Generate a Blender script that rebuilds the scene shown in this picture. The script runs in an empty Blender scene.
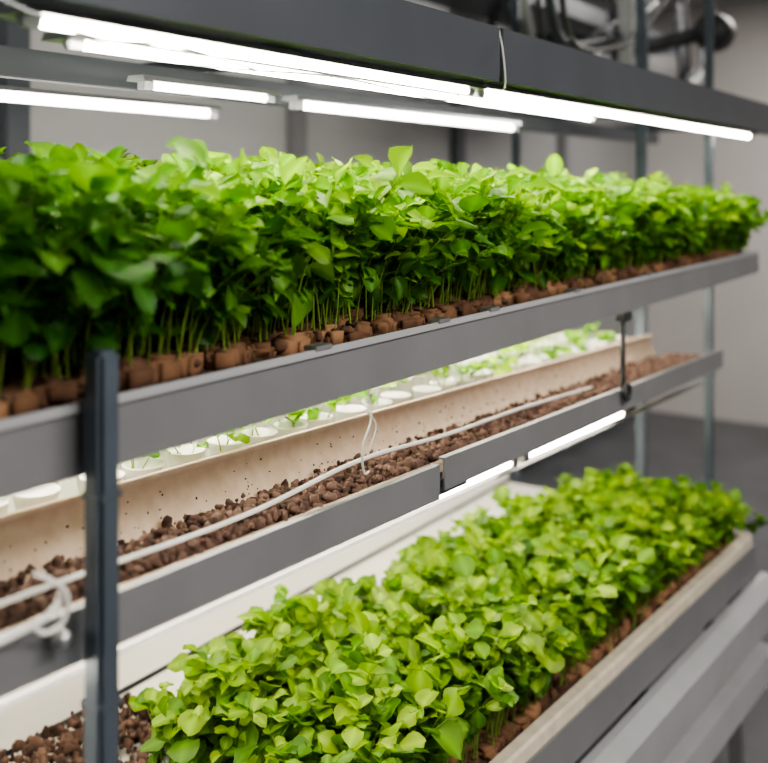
import bpy, bmesh, math, random
import numpy as np
from mathutils import Vector, Matrix
random.seed(4); rng=np.random.default_rng(7)
H=1.75
scn=bpy.context.scene
COL=scn.collection

# ---------------- materials ----------------
def mat(name,col,rough=.5,metal=0,noise=0,nscale=20,bump=0,col2=None,spec=.5,emit=None,estr=0):
    m=bpy.data.materials.new(name); m.use_nodes=True
    nt=m.node_tree; b=nt.nodes['Principled BSDF']
    b.inputs['Base Color'].default_value=(*col,1)
    b.inputs['Roughness'].default_value=rough
    b.inputs['Metallic'].default_value=metal
    b.inputs['Specular IOR Level'].default_value=spec
    if emit:
        b.inputs['Emission Color'].default_value=(*emit,1); b.inputs['Emission Strength'].default_value=estr
    if noise or bump:
        tc=nt.nodes.new('ShaderNodeTexCoord')
        n=nt.nodes.new('ShaderNodeTexNoise'); n.inputs['Scale'].default_value=nscale; n.inputs['Detail'].default_value=6
        nt.links.new(tc.outputs['Object'],n.inputs['Vector'])
        if noise:
            r=nt.nodes.new('ShaderNodeValToRGB')
            c2=col2 or tuple(c*(1-noise) for c in col)
            r.color_ramp.elements[0].color=(*c2,1); r.color_ramp.elements[1].color=(*col,1)
            r.color_ramp.elements[0].position=.35; r.color_ramp.elements[1].position=.65
            nt.links.new(n.outputs['Fac'],r.inputs['Fac']); nt.links.new(r.outputs['Color'],b.inputs['Base Color'])
        if bump:
            bp=nt.nodes.new('ShaderNodeBump'); bp.inputs['Strength'].default_value=bump; bp.inputs['Distance'].default_value=.01
            nt.links.new(n.outputs['Fac'],bp.inputs['Height']); nt.links.new(bp.outputs['Normal'],b.inputs['Normal'])
    return m
def attr_mat(name,trans=.35,rough=.45):
    m=bpy.data.materials.new(name); m.use_nodes=True; nt=m.node_tree
    b=nt.nodes['Principled BSDF']; out=nt.nodes['Material Output']
    a=nt.nodes.new('ShaderNodeAttribute'); a.attribute_name='col'
    nt.links.new(a.outputs['Color'],b.inputs['Base Color']); b.inputs['Roughness'].default_value=rough
    b.inputs['Specular IOR Level'].default_value=.3
    if trans:
        t=nt.nodes.new('ShaderNodeBsdfTranslucent'); mx=nt.nodes.new('ShaderNodeMixShader'); mx.inputs[0].default_value=trans
        g=nt.nodes.new('ShaderNodeMixRGB'); g.blend_type='MULTIPLY'; g.inputs[0].default_value=1; g.inputs[2].default_value=(1.2,1.3,.3,1)
        nt.links.new(a.outputs['Color'],g.inputs[1]); nt.links.new(g.outputs[0],t.inputs[0])
        nt.links.new(b.outputs[0],mx.inputs[1]); nt.links.new(t.outputs[0],mx.inputs[2]); nt.links.new(mx.outputs[0],out.inputs[0])
    return m
M_rail=mat('painted_steel',(.21,.212,.222),.42,.15,noise=.1,nscale=8)
M_beam=mat('beam_steel',(.085,.095,.112),.4,.2,noise=.12,nscale=6)
M_post=mat('post_steel',(.10,.125,.155),.35,.3,noise=.2,nscale=10)
M_dark=mat('dark_rubber',(.025,.027,.03),.5)
M_cable=mat('cable_sheath',(.06,.062,.068),.5)
M_alu=mat('aluminium',(.5,.51,.53),.3,.8,noise=.1,nscale=15)
M_white=mat('white_plastic',(.82,.81,.77),.4,noise=.06,nscale=12)
M_panel=mat('white_reflector',(.92,.90,.86),.5,noise=.03,nscale=4)
M_beige=mat('tan_lit_pvc',(.86,.69,.53),.5,noise=.3,nscale=45,bump=.08,col2=(.76,.58,.42))  # white PVC; the tan cast of the lighting is put into the base colour
M_lip=mat('cream_tray',(.74,.65,.52),.5,noise=.2,nscale=30)
M_soil=mat('peat_soil',(.09,.05,.032),.95,noise=.7,nscale=60,bump=1)
M_wall=mat('wall_paint',(.38,.385,.39),.7,noise=.12,nscale=1.2)
M_wall2=mat('wall_paint_light',(.60,.57,.56),.7,noise=.08,nscale=1.5)
M_floor=mat('floor_epoxy',(.10,.105,.115),.35,noise=.3,nscale=3)
M_ceil=mat('ceiling_paint',(.4,.4,.4),.8,noise=.1,nscale=2)
M_lgrey=mat('light_grey_steel',(.42,.425,.44),.45,.1,noise=.1,nscale=7)
M_led=mat('led_diffuser',(1,1,1),.4,emit=(1,.93,.78),estr=66)
M_ledm=mat('led_diffuser_shelf',(1,1,1),.4,emit=(1,.92,.77),estr=72)
M_ledl=mat('led_diffuser_lower',(1,1,1),.4,emit=(1,.92,.77),estr=54)
M_ledb=mat('led_diffuser_rear',(1,1,1),.4,emit=(1,.95,.87),estr=17)
M_leaf=attr_mat('leaf_tissue',.42); M_chip=attr_mat('clay_chip',0,.9)

# ---------------- mesh helpers ----------------
def obj(name,me,parent=None,m=None):
    o=bpy.data.objects.new(name,me); COL.objects.link(o)
    if m: me.materials.append(m)
    if parent: o.parent=parent
    return o
def empty(name):
    o=bpy.data.objects.new(name,None); COL.objects.link(o); o.empty_display_size=.1; return o
def box(name,x0,x1,y0,y1,z0,z1,m,parent=None,bev=.002,abs_z=False):
    bm=bmesh.new(); bmesh.ops.create_cube(bm,size=1)
    dz=0 if abs_z else H
    for v in bm.verts:
        v.co=Vector(((x0+x1)/2+v.co.x*(x1-x0),(y0+y1)/2+v.co.y*(y1-y0),(z0+z1)/2+dz+v.co.z*(z1-z0)))
    if bev: bmesh.ops.bevel(bm,geom=bm.edges[:],offset=bev,segments=2,affect='EDGES')
    me=bpy.data.meshes.new(name); bm.to_mesh(me); bm.free()
    return obj(name,me,parent,m)
def profile(name,pts,x0,x1,m,parent=None,slope=0,smooth=False,n=1,closed=True,xr=None):
    """extrude (y,z) profile along X, slope dz/dx about xr"""
    V=[];F=[];k=len(pts)
    if xr is None: xr=x0
    xs=[x0+(x1-x0)*i/n for i in range(n+1)]
    for x in xs:
        for (y,z) in pts: V.append((x,y,z+H+slope*(x-xr)))
    for i in range(n):
        for j in range(k if closed else k-1):
            a=i*k+j; b=i*k+(j+1)%k
            F.append((a,b,b+k,a+k))
    if closed:
        F.append(tuple(range(k))[::-1]); F.append(tuple(range(n*k,n*k+k)))
    me=bpy.data.meshes.new(name); me.from_pydata(V,[],F); 
    bm=bmesh.new(); bm.from_mesh(me); bmesh.ops.recalc_face_normals(bm,faces=bm.faces); bm.to_mesh(me); bm.free()
    if smooth:
        for p in me.polygons: p.use_smooth=len(p.vertices)==4
    return obj(name,me,parent,m)
def tube(name,pts,r,m,parent=None,seg=12,smoothpath=True,rel=True):
    P=[Vector(p)+(Vector((0,0,H)) if rel else Vector()) for p in pts]
    if smoothpath and len(P)>2:
        Q=[]
        for i in range(len(P)-1):
            p0=P[max(i-1,0)];p1=P[i];p2=P[i+1];p3=P[min(i+2,len(P)-1)]
            for k in range(8):
                t=k/8
                Q.append(.5*((2*p1)+(p2-p0)*t+(2*p0-5*p1+4*p2-p3)*t*t+(-p0+3*p1-3*p2+p3)*t**3))
        Q.append(P[-1]); P=Q
    V=[];F=[];up=None
    for i,p in enumerate(P):
        d=(P[min(i+1,len(P)-1)]-P[max(i-1,0)]).normalized()
        if up is None:
            up=d.orthogonal().normalized()
        else:
            up=(up-d*up.dot(d)).normalized()
        s=d.cross(up)
        for j in range(seg):
            a=2*math.pi*j/seg
            V.append(p+up*math.cos(a)*r+s*math.sin(a)*r)
    for i in range(len(P)-1):
        for j in range(seg):
            a=i*seg+j;b=i*seg+(j+1)%seg
            F.append((a,b,b+seg,a+seg))
    F.append(tuple(range(seg))[::-1]); F.append(tuple(range(len(V)-seg,len(V))))
    me=bpy.data.meshes.new(name); me.from_pydata([tuple(v) for v in V],[],F)
    me.polygons.foreach_set('use_smooth',[len(f)==4 for f in F])
    return obj(name,me,parent,m)
def lathe(name,prof,c,m,parent=None,seg=24,axis='Z'):
    V=[];F=[]
    for (r,z) in prof:
        for j in range(seg):
            a=2*math.pi*j/seg
            p=(r*math.cos(a),r*math.sin(a),z)
            if axis=='X': p=(z,p[0],p[1])
            if axis=='Y': p=(p[0],z,p[1])
            V.append((c[0]+p[0],c[1]+p[1],c[2]+H+p[2]))
    for i in range(len(prof)-1):
        for j in range(seg):
            a=i*seg+j;b=i*seg+(j+1)%seg; F.append((a,b,b+seg,a+seg))
    F.append(tuple(range(seg))[::-1]); F.append(tuple(range(len(V)-seg,len(V))))
    me=bpy.data.meshes.new(name); me.from_pydata(V,[],F); me.shade_smooth() if seg>8 else None
    return obj(name,me,parent,m)
def npmesh(name,V,F,C,m,parent=None,smooth=True):
    me=bpy.data.meshes.new(name)
    me.from_pydata(V.reshape(-1,3),[],F)
    a=me.attributes.new('col','FLOAT_COLOR','POINT')
    c=np.ones((len(C),4),dtype=np.float32); c[:,:3]=C
    a.data.foreach_set('color',c.ravel())
    if smooth: me.shade_smooth()
    return obj(name,me,parent,m)

# ---------------- foliage ----------------
NS,NC=9,5
def leaves(pos,yaw,pitch,roll,size,wr,bend,cup,col):
    N=len(pos)
    s=.5-.5*np.cos(np.linspace(0,math.pi,NS)); s=s*.97+np.linspace(0,1,NS)*.03
    c=np.linspace(-1,1,NC)
    S,Cc=np.meshgrid(s,c,indexing='ij'); S=S.ravel();Cc=Cc.ravel()
    q=np.clip((S-.2)/.8,0,1)
    prof=np.sin(math.pi*q**1.1)**.6*.5+.02
    prof[S>.999]=.03
    x=Cc[None]*prof[None]*wr[:,None]
    y=np.repeat(S[None],N,0)
    wav=.075*np.sin(S[None]*9+yaw[:,None]*3)*np.abs(Cc[None])*np.sign(Cc[None]+.3)*(q>0)[None]
    z=cup[:,None]*np.abs(Cc[None])**1.5*prof[None]-bend[:,None]*S[None]**2+wav
    L=np.stack([x,y,z],-1)*size[:,None,None]
    def rot(L,ax,a):
        ca,sa=np.cos(a)[:,None],np.sin(a)[:,None]
        i,j=[(1,2),(2,0),(0,1)][ax]
        A=L[...,i].copy();B=L[...,j].copy()
        L[...,i]=A*ca-B*sa; L[...,j]=A*sa+B*ca
    rot(L,1,roll); rot(L,0,pitch); rot(L,2,yaw)
    V=L+pos[:,None,:]
    idx=np.arange(NS*NC).reshape(NS,NC)
    f=np.stack([idx[:-1,:-1],idx[:-1,1:],idx[1:,1:],idx[1:,:-1]],-1).reshape(-1,4)
    F=(f[None]+(np.arange(N)*NS*NC)[:,None,None]).reshape(-1,4)
    vein=np.where(np.abs(Cc)<.1,1.35,1.0)*(1-.15*np.abs(Cc))
    C=col[:,None,:]*vein[None,:,None]
    return V.reshape(-1,3),F,C.reshape(-1,3)
def stems(b,ct,t,r,col):
    N=len(b);K=6;G=5
    T=np.linspace(0,1,K)[None,:,None]
    P=(1-T)**2*b[:,None]+2*T*(1-T)*ct[:,None]+T**2*t[:,None]
    a=np.arange(G)*2*math.pi/G
    ring=np.stack([np.cos(a),np.sin(a),a*0],-1)
    rad=(r[:,None]*np.linspace(1,.55,K)[None])
    V=P[:,:,None,:]+ring[None,None]*rad[:,:,None,None]
    idx=np.arange(K*G).reshape(K,G); nx=np.roll(idx,-1,1)
    f=np.stack([idx[:-1],nx[:-1],nx[1:],idx[1:]],-1).reshape(-1,4)
    F=(f[None]+(np.arange(N)*K*G)[:,None,None]).reshape(-1,4)
    C=np.repeat(col[:,None],K*G,1)
    return V.reshape(-1,3),F,C.reshape(-1,3)
def bed(name,bases,hts,out,nst,nlf,sz,wrr,parent=None,tmin=.42,shade=None,lean=0.03,hv=(.72,1.06),tp=.75,wv=.25,lift=1.0):
    b=np.repeat(bases,nst,0); h=np.repeat(hts,nst); o=np.repeat(out,nst,0); N=len(b)
    b=b+np.c_[rng.normal(0,.011,(N,2)),np.zeros(N)]
    hs=rng.uniform(hv[0],hv[1],N); h=h*hs
    ln=rng.normal(0,lean,(N,2))+o*rng.uniform(.2,1.3,N)[:,None]
    tip=b+np.c_[ln,h]; ct=b+np.c_[ln*.15+rng.normal(0,.006,(N,2)),h*.6]
    sc=np.stack([.27,.40,.08]*np.ones((N,3))*rng.uniform(.55,1.15,(N,1)),0)
    parts=[stems(b,ct,tip,rng.uniform(.001,.0018,N),sc)]
    k=nlf
    tt=rng.uniform(tmin,1,(N,k))**tp; tt[:,0]=1;tt[:,1]=.97
    T=tt[...,None]
    P=((1-T)**2*b[:,None]+2*T*(1-T)*ct[:,None]+T**2*tip[:,None]).reshape(-1,3)
    t=tt.ravel(); M=len(P)
    yaw=rng.uniform(0,2*math.pi,M)
    pitch=rng.normal(.25,.4,M)+(t-.7)*.9
    sp=np.repeat(rng.uniform(.75,1.2,N),k)
    size=sz*sp*rng.uniform(.55,1.2,M)*(.75+.35*t)
    roll=rng.normal(0,.42,M)
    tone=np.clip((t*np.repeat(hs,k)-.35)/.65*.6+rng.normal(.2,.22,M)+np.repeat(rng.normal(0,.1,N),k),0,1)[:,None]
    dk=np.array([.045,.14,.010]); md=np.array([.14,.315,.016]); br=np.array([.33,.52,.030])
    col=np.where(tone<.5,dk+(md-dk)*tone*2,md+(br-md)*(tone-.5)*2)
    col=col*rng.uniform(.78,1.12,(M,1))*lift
    if shade is not None:
        d=shade(P)[:,None]; col=col*(1-d)+col*np.array([.40,.64,1.5])*d  # darker, bluer leaf colour stands in for shade
    wr=wrr*rng.uniform(1-wv,1+wv,M)
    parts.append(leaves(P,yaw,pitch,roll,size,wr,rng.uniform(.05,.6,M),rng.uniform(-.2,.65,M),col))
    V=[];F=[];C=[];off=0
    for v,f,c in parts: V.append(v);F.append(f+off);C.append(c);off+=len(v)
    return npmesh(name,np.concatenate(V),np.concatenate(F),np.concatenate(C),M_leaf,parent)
def ico(sub):
    bm=bmesh.new(); bmesh.ops.create_icosphere(bm,subdivisions=sub,radius=1)
    V=np.array([v.co[:] for v in bm.verts]); F=np.array([[v.index for v in f.verts] for f in bm.faces]); bm.free(); return V,F
def chips(name,pos,rad,parent=None,cols=((.07,.04,.03),(.24,.15,.11)),sub=2):
    V0,F0=ico(sub); N=len(pos)
    D=V0[None]*rng.uniform(.6,1.2,(N,1,3))
    ph=rng.uniform(0,6,(N,1,3))
    D=D*(1+.26*np.sin(V0[None]*4+ph).sum(-1,keepdims=True)/1.5)
    yaw=rng.uniform(0,6.28,N);ca,sa=np.cos(yaw)[:,None],np.sin(yaw)[:,None]
    X=D[...,0]*ca-D[...,1]*sa; D[...,1]=D[...,0]*sa+D[...,1]*ca; D[...,0]=X
    V=(D*rad[:,None,None]+pos[:,None]).reshape(-1,3)
    F=(F0[None]+(np.arange(N)*len(V0))[:,None,None]).reshape(-1,3)
    t=rng.uniform(0,1,(N,1)); c=np.array(cols[0])*(1-t)+np.array(cols[1])*t
    return npmesh(name,V,F,np.repeat(c,len(V0),0),M_chip,parent)

# ---------------- room ----------------
X0,X1,Y0,Y1,ZC=-2.6,7.6,-2.4,2.7,3.1
box('floor',X0-.1,X1+.1,Y0-.1,Y1+.1,-.1,0,M_floor,bev=0,abs_z=True)
box('ceiling',X0-.1,X1+.1,Y0-.1,Y1+.1,ZC,ZC+.1,M_ceil,bev=0,abs_z=True)
box('wall_back',X0-.1,X1+.1,Y1,Y1+.1,0,ZC,M_wall,bev=0,abs_z=True)
box('wall_front',X0-.1,X1+.1,Y0-.1,Y0,0,ZC,M_wall,bev=0,abs_z=True)
box('wall_left',X0-.1,X0,Y0,Y1,0,ZC,M_wall,bev=0,abs_z=True)
box('wall_right',X1,X1+.1,Y0,Y1,0,ZC,M_wall2,bev=0,abs_z=True)
box('baseboard_back',X0,X1,Y1-.015,Y1,0,.1,M_dark,bev=.003,abs_z=True)
for i,x in enumerate([.2,1.9,3.3,4.7,6.1]):
    box('trim_%d'%(i+1),x,x+.09,Y1-.05,Y1,0,ZC,M_beam if i%2 else M_rail,bev=.004,abs_z=True)

# ---------------- rack frame ----------------
rack=empty('grow_rack')
def post(x,y,zt,r,nm,zs=()):
    box(nm,x-r,x+r,y-r,y+r,-H,zt,M_post,rack,bev=r*.35)
    box(nm+'_foot',x-r*2,x+r*2,y-r*2,y+r*2,-H,-H+.012,M_dark,rack)
    for k,z in enumerate(zs): box(nm+'_collar_%d'%k,x-r*1.12,x+r*1.12,y-r*1.12,y+r*1.12,z-.004,z+.004,M_post,rack,bev=r*.2)
post(.655,.765,-.16,.0135,'post_front_near',(-.30,-.50))
post(3.3,.925,1.0,.013,'post_front_far')
post(3.3,1.15,1.0,.017,'post_mid_far')
post(3.3,1.62,1.0,.014,'post_back_far')
post(.25,1.62,1.0,.014,'post_back_near')
def cprof(y,z0,z1,d=.03,t=.004):
    return [(y,z0),(y,z1),(y+d*.4,z1),(y+d*.4,z1-t),(y+t,z1-t),(y+t,z0+t),(y+d,z0+t),(y+d,z0)]
profile('shelf_rail_front',cprof(.79,-.285,-.216),.18,3.37,M_rail,rack)
box('shelf_rail_edge',.18,3.372,.785,.79,-.222,-.212,M_lgrey,rack,bev=.001)
box('shelf_rail_back',.18,3.37,1.56,1.58,-.285,-.216,M_rail,rack)
box('shelf_rail_end',3.372,3.392,.79,1.58,-.285,-.216,M_rail,rack)
box('shelf_deck',.18,3.37,.822,1.56,-.28,-.262,M_panel,rack)
for i,x in enumerate([1.02,1.33,1.5,1.86,2.3]):
    box('shelf_clip_%d'%i,x,x+.035,.783,.805,-.214,-.208,M_alu,rack,bev=.001)
def beam(nm,x0,x1):
    profile(nm,[(.79,.178),(.79,.272),(.90,.272),(.90,.262),(.797,.262),(.797,.188),(.85,.188),(.85,.178)],x0,x1,M_beam,rack)
beam('beam_front_near',-.1,1.545); beam('beam_front_far',1.56,4.3)
box('beam_joint',1.53,1.575,.797,.84,.19,.262,M_alu,rack)
box('beam_back',-.1,4.3,1.42,1.45,.178,.228,M_beam,rack)
for i,x in enumerate([-.05,1.5,3.28,4.25]):
    box('beam_cross_%d'%i,x,x+.03,.85,1.64,.232,.262,M_beam,rack)
for i,(x,y) in enumerate([(0,.87),(4.2,.87),(0,1.435),(4.2,1.435)]):
    tube('hanger_rod_%d'%i,[(x,y,.26),(x,y,ZC-H)],.005,M_alu,rack,smoothpath=False)
SL=-.031
profile('trough_rail_near',cprof(.80,-.462,-.408,.028),.3,1.36,M_rail,rack,slope=SL,xr=.3)
profile('trough_rail_far',cprof(.80,-.452,-.400,.028),1.375,3.0,M_rail,rack,slope=SL,xr=.3)
profile('trough_rail_splice',[(.806,-.460),(.806,-.435),(.83,-.435),(.83,-.460)],1.3,1.46,M_dark,rack,slope=SL,xr=.3)
for i,x in enumerate([.9,1.75,2.5]):
    z=-.475+SL*(x-.3)
    box('trough_bearer_%d'%i,x,x+.03,.90,1.30,z-.02,z,M_rail,rack)
tube('hook_rod',[(2.17,.80,-.285),(2.17,.80,-.475)],.006,M_dark,rack,smoothpath=False)
box('hook_plate',2.15,2.19,.785,.81,-.305,-.285,M_dark,rack)
tube('hook_ring',[(2.17+.018*math.cos(a),.79,-.465+.018*math.sin(a)) for a in np.linspace(0,6.28,13)],.005,M_dark,rack)
tube('hook_rod_end',[(2.9,1.3,-.285),(2.9,1.3,-.56)],.006,M_dark,rack,smoothpath=False)
profile('lamp_bar',[(.885,-.522),(.885,-.516),(.90,-.516),(.90,-.522)],.3,3.1,M_rail,rack,slope=SL)
box('back_reflector',.28,3.28,1.64,1.655,-1.07,-.50,M_panel,rack)
box('lower_deck',.28,3.28,.95,1.64,-1.10,-1.08,M_panel,rack)
box('lower_crossbar',3.26,3.29,.9,1.64,-.62,-.58,M_post,rack)
for i,x in enumerate([.45,1.8,3.1]):
    box('deck_leg_%d'%i,x,x+.03,1.30,1.33,-H,-1.10,M_rail,rack)
box('stub_post',.685,.71,1.03,1.055,-1.08,-.80,M_lgrey,rack,bev=.004)
box('stub_cap',.67,.725,1.02,1.065,-.80,-.79,M_lgrey,rack)

# ---------------- trough ----------------
def trough_ring(t):
    base=[(.833,-.420),(.838,-.440),(.856,-.458),(.89,-.468),(.93,-.467),(.962,-.455),(.985,-.435),(.998,-.412),(1.004,-.390),(1.004,-.374),(.997,-.364)]
    out=[];inn=[]
    for i,(y,z) in enumerate(base):
        a=Vector(base[max(i-1,0)]);b=Vector(base[min(i+1,len(base)-1)]);d=(b-a).normalized();n=Vector((-d.y,d.x))
        out.append((y,z)); inn.append((y+n.x*t,z+n.y*t))
    return out+inn[::-1]
tr=empty('hydroponic_trough')
profile('channel',trough_ring(.006),.3,2.95,M_beige,tr,slope=SL,n=6,smooth=True)
profile('soil_fill',[(.842,-.430),(.86,-.422),(.91,-.424),(.965,-.438),(.965,-.448),(.93,-.458),(.86,-.450)],.31,2.94,M_soil,tr,slope=SL)
n=5400
xs=rng.uniform(.33,2.92,n); ys=np.clip(.842+np.abs(rng.normal(0,.055,n)),.842,.970)
zs=-.420+SL*(xs-.3)+rng.uniform(-.006,.008,n)-np.clip(ys-.91,0,1)*.2+H
chips('pebbles',np.c_[xs,ys,zs],rng.uniform(.003,.0078,n),tr,cols=((.05,.028,.02),(.19,.115,.085)))
n=400
xs=rng.uniform(.33,2.92,n); tt=rng.uniform(0,1,n)**2.6
zs=-.438+tt*.05; ys=.971+.022*np.clip(tt*1.4,0,1)
chips('pebble_specks',np.c_[xs,ys,zs+SL*(xs-.3)+H],rng.uniform(.0008,.0020,n),tr,sub=1)

ct=empty('seedling_cup_tray')
profile('tray_body',[(1.02,-.455),(1.02,-.405),(1.025,-.405),(1.03,-.44),(1.28,-.44),(1.285,-.375),(1.29,-.375),(1.29,-.455)],.32,2.95,M_white,ct,slope=SL)
cupx=np.arange(.40,2.9,.085)
for i,x in enumerate(cupx):
    for j,y in enumerate((1.08,1.19)):
        z=-.44+SL*(x-.32)
        lathe('cup_%d_%d'%(i,j),[(.018,0),(.029,.062),(.031,.064),(.027,.064),(.024,.054),(.001,.052)],(x+random.uniform(-.012,.012),y+random.uniform(-.01,.01),z),M_white,ct,seg=18)
bs=np.array([(x,y,-.385+SL*(x-.32)+H) for x in cupx for y in (1.08,1.19)])
bs=bs[rng.random(len(bs))<.7]
bed('seedlings',bs,rng.uniform(.015,.04,len(bs)),np.zeros((len(bs),2)),3,3,.038,.75,ct,lean=.02)

hose=empty('irrigation_hose')
tube('hose',[(.30,.850,-.405),(.62,.850,-.408),(.95,.852,-.420),(1.22,.856,-.410),(1.5,.87,-.432),(1.85,.89,-.452),(2.2,.885,-.470)],.0032,M_white,hose)
tube('drip_wire',[(1.20,.83,-.287),(1.205,.825,-.34),(1.19,.83,-.38),(1.215,.845,-.425),(1.235,.85,-.43)],.0016,M_white,hose,seg=8)
tube('drip_wire_2',[(1.20,.83,-.33),(1.24,.84,-.36),(1.235,.85,-.40)],.0012,M_white,hose,seg=8)
tube('feed_pipe',[(.35,.785,-.415),(.5,.785,-.412),(.60,.782,-.405),(.625,.785,-.388)],.0038,M_white,hose)
tube('clamp_loop',[(.595,.79,-.362),(.604,.78,-.368),(.622,.775,-.388),(.617,.775,-.412),(.60,.78,-.418),(.59,.785,-.408)],.0024,M_white,hose)
lathe('clamp_knob',[(.004,-.01),(.008,-.006),(.009,.006),(.005,.012)],(.622,.784,-.432),M_alu,hose,axis='Y')

# ---------------- upper bed ----------------
ub=empty('microgreens_planter')
box('soil_slab',.2,3.34,.83,1.55,-.262,-.222,M_soil,ub,bev=.004)
def plugs(nm,pts,w,h,parent):
    bm=bmesh.new(); bmesh.ops.create_cube(bm,size=1); bmesh.ops.bevel(bm,geom=bm.edges[:],offset=.2,segments=3,affect='EDGES'); bmesh.ops.subdivide_edges(bm,edges=bm.edges[:],cuts=1,use_grid_fill=True)
    bmesh.ops.triangulate(bm,faces=bm.faces[:])
    bm.verts.index_update()
    V0=np.array([v.co[:] for v in bm.verts]);F0=np.array([[v.index for v in f.verts] for f in bm.faces]);bm.free()
    N=len(pts)
    D=V0[None]*np.array([w,w,h])*rng.uniform(.8,1.25,(N,1,3))
    D=D+.003*np.sin(V0[None]*11+rng.uniform(0,6,(N,1,3)))+rng.normal(0,.0007,D.shape)
    yaw=rng.normal(0,.3,N);ca,sa=np.cos(yaw)[:,None],np.sin(yaw)[:,None]
    X=D[...,0]*ca-D[...,1]*sa; D[...,1]=D[...,0]*sa+D[...,1]*ca; D[...,0]=X
    V=(D+pts[:,None]).reshape(-1,3);F=(F0[None]+(np.arange(N)*len(V0))[:,None,None]).reshape(-1,3)
    t=rng.uniform(0,1,(N,1))**1.3;c=np.array([.085,.042,.025])*(1-t)+np.array([.30,.16,.085])*t
    return npmesh(nm,V,F,np.repeat(c,len(V0),0),M_chip,parent)
SPX=.046
gx=np.arange(.30,3.33,SPX); gy=np.arange(.85,1.54,SPX)
G=np.array([(x+random.uniform(-.006,.006),y+random.uniform(-.005,.005)) for x in gx for y in gy])
fr=G[G[:,1]<1.0]
plugs('peat_plugs',np.c_[fr,-.215+H+rng.uniform(-.005,.003,len(fr))],.042,.032,ub)
n=900
chips('peat_crumbs',np.c_[rng.uniform(.22,3.32,n),rng.uniform(.832,.9,n),rng.uniform(-.22,-.205,n)+H],rng.uniform(.003,.009,n),ub,cols=((.05,.03,.02),(.18,.10,.06)))
def hprof(x): return np.interp(x,[.3,.9,1.8,2.6,3.2,3.35],[.210,.205,.201,.186,.156,.12])
hts=hprof(G[:,0])*rng.uniform(.9,1.07,len(G))
out=np.zeros((len(G),2)); f=G[:,1]<.88; out[f,1]=-.05; f2=(G[:,1]>=.88)&(G[:,1]<.94); out[f2,1]=-.028
out[G[:,0]>3.27,0]=.01
dk=lambda P:np.clip((1.02-P[:,0])/.35,0,1)*.8  # shade at the less-lit near end, put into the leaf colour
rear=G[:,1]>1.0
bed('greens_rear',np.c_[G[rear],np.full(rear.sum(),-.2+H)],hts[rear],out[rear],4,8,.037,.65,ub,tmin=.5,shade=dk,lift=1.1)
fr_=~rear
bed('greens_front',np.c_[G[fr_],np.full(fr_.sum(),-.2+H)],hts[fr_],out[fr_],6,9,.043,.64,ub,tmin=.24,shade=dk,hv=(.42,1.05),tp=.88,lean=.037,wv=.35,lift=1.2)

# ---------------- lower bed (slightly rotated) ----------------
lb=empty('microgreens_tray')
ang=-math.atan2(.08,1.53)
lb.location=(1.63,.83,0); lb.rotation_euler=(0,0,ang)
LX0,LX1=-1.25,1.44
profile('tray_lip',[(-.016,-1.075),(-.016,-1.047),(-.010,-1.043),(.012,-1.043),(.012,-1.075)],LX0,LX1,M_lip,lb)
profile('tray_rail',[(-.022,-1.16),(-.022,-1.072),(.02,-1.076),(.02,-1.16)],LX0,LX1+.03,M_rail,lb)
box('tray_base',LX0,LX1,.012,.46,-1.079,-1.062,M_panel,lb)
box('tray_back',LX0,LX1,.46,.47,-1.079,-1.04,M_white,lb)
box('tray_soil',LX0+.01,LX1-.01,.014,.455,-1.062,-1.05,M_soil,lb)
box('tray_end',LX1,LX1+.015,-.016,.47,-1.079,-1.038,M_lip,lb)
profile('skirt_rail',[(-.06,-1.32),(-.075,-1.20),(-.04,-1.175),(-.02,-1.175),(-.02,-1.32)],LX0,LX1+.1,M_lgrey,lb)
profile('bottom_rail',[(-.07,-1.46),(-.07,-1.37),(-.02,-1.365),(-.02,-1.46)],LX0,LX1+.05,M_lgrey,lb)
for i,x in enumerate([-1.1,.2,1.35]):
    box('tray_leg_%d'%i,x,x+.035,-.018,.02,-H,-1.16,M_rail,lb)
gx=np.arange(-.44,1.40,.044); gy=np.arange(.04,.41,.043)
G2=np.array([(x+random.uniform(-.008,.008),y+random.uniform(-.006,.006)) for x in gx for y in gy])
fr=G2[G2[:,1]<.2]
plugs('peat_plugs',np.c_[fr,np.full(len(fr),-1.047+H)],.036,.028,lb)
h2=np.interp(G2[:,0],[-.46,-.3,.6,1.1,1.38],[.19,.222,.185,.155,.125])*rng.uniform(.83,1.13,len(G2))
h2*=np.interp(G2[:,1],[.25,.41],[1,.88])
o2=np.zeros((len(G2),2)); o2[G2[:,1]<.08,1]=-.045; o2[G2[:,0]<-.42,0]=-.02
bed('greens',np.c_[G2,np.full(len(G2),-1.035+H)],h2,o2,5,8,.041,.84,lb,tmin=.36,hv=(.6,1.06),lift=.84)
n=1800
xs=rng.uniform(.6,1.42,n);ys=rng.uniform(1.28,1.62,n)
chips('soil_chunks',np.c_[xs,ys,-1.068+H+rng.uniform(0,.022,n)],rng.uniform(.004,.012,n),rack,cols=((.03,.016,.012),(.13,.075,.055)))

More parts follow.
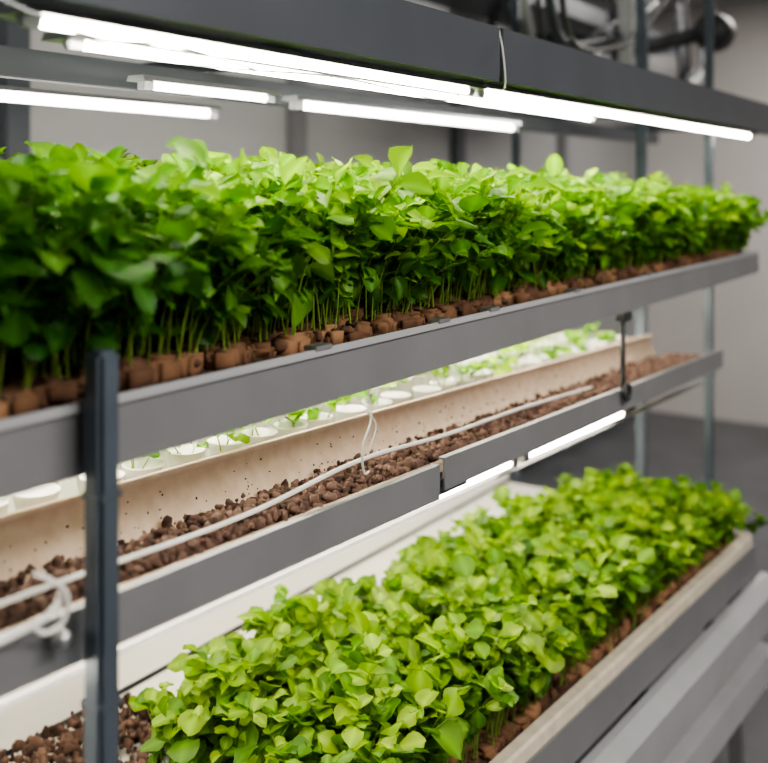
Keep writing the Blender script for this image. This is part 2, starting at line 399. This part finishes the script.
# ---------------- LED tubes ----------------
def led(x0,x1,y,z,r=.011,m=M_led,hw=.022,slope=0):
    e=empty('led_tube_light')
    z1=z+slope*(x1-x0)
    tube('tube',[(x0+.02,y,z),(x1-.02,y,z1)],r,m,e,smoothpath=False,seg=14)
    for x,zz in ((x0,z),(x1-.025,z1)): box('end_cap',x,x+.025,y-r*1.2,y+r*1.2,zz-r*1.2,zz+r*1.2,M_alu,e,bev=.002)
    if hw: profile('housing',[(y-hw,z+r-.001),(y-hw*.8,z+r+.008),(y+hw*.8,z+r+.008),(y+hw,z+r-.001)],x0-.01,x1,M_alu,e,slope=slope)
    return e
led(.62,1.55,.845,.163,.0048,hw=.03); led(1.56,3.5,.845,.163,.006,hw=.03)
led(.74,2.3,.925,.160,.0048,hw=.03)
led(1.16,1.50,1.26,.167,.007,M_ledb); led(1.60,2.62,1.29,.165,.009,M_ledb)
led(.5,1.72,1.62,.165,.010,M_ledb)
led(.35,1.8,1.12,-.305,.009,M_ledm); led(1.85,3.2,1.12,-.305,.009,M_ledm)
led(.35,1.75,.865,-.490,.0085,M_ledl,slope=SL,hw=0); led(1.78,2.35,.865,-.534,.0085,M_ledl,slope=SL,hw=0)
led(.35,1.75,1.3,-.51,.010,M_ledl,hw=0); led(1.78,3.1,1.3,-.56,.010,M_ledl,hw=0)
tube('wire_1',[(.64,.88,.17),(.9,.885,.150),(1.2,.88,.160),(1.5,.88,.148),(1.56,.87,.17)],.0015,M_dark,rack,seg=6)
tube('wire_2',[(1.56,.80,.275),(1.55,.786,.23),(1.56,.787,.17),(1.58,.815,.17)],.0015,M_white,rack,seg=6)
tube('wire_3',[(.55,.80,.175),(.62,.79,.155),(.70,.81,.150),(.82,.83,.158),(1.0,.87,.152)],.0018,M_alu,rack,seg=6)

# ---------------- background machinery upper right ----------------
mc=empty('ventilation_unit')
lathe('fan_motor',[(.02,-.09),(.06,-.08),(.075,-.03),(.075,.03),(.06,.07),(.03,.085)],(4.0,1.10,.60),M_dark,mc,axis='X')
tube('duct_arm',[(4.0,1.15,.6),(4.0,1.4,.57),(4.0,1.7,.62),(4.1,2.1,.65),(4.2,2.69,.6)],.03,M_cable,mc)
tube('duct_pipe',[(3.7,1.35,ZC-H),(3.7,1.35,.6),(3.72,1.38,.35),(3.7,1.5,.29)],.03,M_lgrey,mc)
for i in range(9):
    y=1.25+i*.11; x=2.8+i*.15
    tube('cable_%d'%i,[(x,y,.9),(x+.05,y,.62+.03*(i%3)),(x+.3,y+.05,.46+.04*(i%2)),(x+.7,y+.02,.52+.05*(i%3)),(x+1.1,y,.75)],.010+.007*(i%2),[M_cable,M_beam,M_lgrey][[0,1,0,2,0,1,0,0,2][i]],mc)
for i in range(6):
    x=3.9+i*.33; y=1.5+.12*(i%3)
    tube('cable_loop_%d'%i,[(x,y,.95),(x+.1,y,.60),(x+.3,y+.1,.50+.05*(i%2)),(x+.45,y,.66),(x+.5,y,.95)],.014,[M_cable,M_lgrey,M_beam][i%3],mc)
box('junction_box',3.3,3.5,1.7,1.85,.45,.6,M_cable,mc,bev=.01)
box('cable_tray',2.6,5.6,1.75,2.1,.74,.82,M_beam,mc)
pl=empty('air_duct')
lathe('duct',[(.13,-1.6),(.15,-1.58)]+[(.15+.008*(i%2),-1.5+i*.05) for i in range(60)]+[(.13,1.6)],(5.4,2.3,.85),M_lgrey,pl,axis='X',seg=28)

# ---------------- added ceiling fill lights (unseen) and world ----------------
def area(nm,loc,rot,sx,sy,p,c=(1,.945,.88)):
    l=bpy.data.lights.new(nm,'AREA'); l.shape='RECTANGLE'; l.size=sx; l.size_y=sy; l.energy=p; l.color=c
    o=bpy.data.objects.new(nm,l); COL.objects.link(o); o.location=loc; o.rotation_euler=rot
area('ceiling_fill_light',(1.2,-1.3,ZC-.02),(0,0,0),2.6,1.0,140)  # front fill added above the aisle, out of view
area('ceiling_fill_light',(5.6,.8,ZC-.02),(0,0,0),1.5,.8,85)
area('ceiling_fill_light',(2.2,2.2,ZC-.02),(0,0,0),3,.4,24)
wd=bpy.data.worlds.new('world'); scn.world=wd; wd.use_nodes=True
wd.node_tree.nodes['Background'].inputs[0].default_value=(.5,.53,.58,1); wd.node_tree.nodes['Background'].inputs[1].default_value=.3
try:
    scn.view_settings.view_transform='AgX'; scn.view_settings.look='AgX - Medium High Contrast'
except Exception as e: print(e)

# ---------------- camera ----------------
cd=bpy.data.cameras.new('camera'); cam=bpy.data.objects.new('camera',cd); COL.objects.link(cam)
cam.location=(0,0,H)
th=math.atan(.666)
cam.rotation_euler=(math.pi/2,0,th-math.pi/2)
cd.sensor_width=36; cd.lens=36*1000/768
cd.shift_y=-(381.5-185)/768
cd.clip_start=.05
cd.dof.use_dof=True; cd.dof.focus_distance=1.5; cd.dof.aperture_fstop=2.5
scn.camera=cam
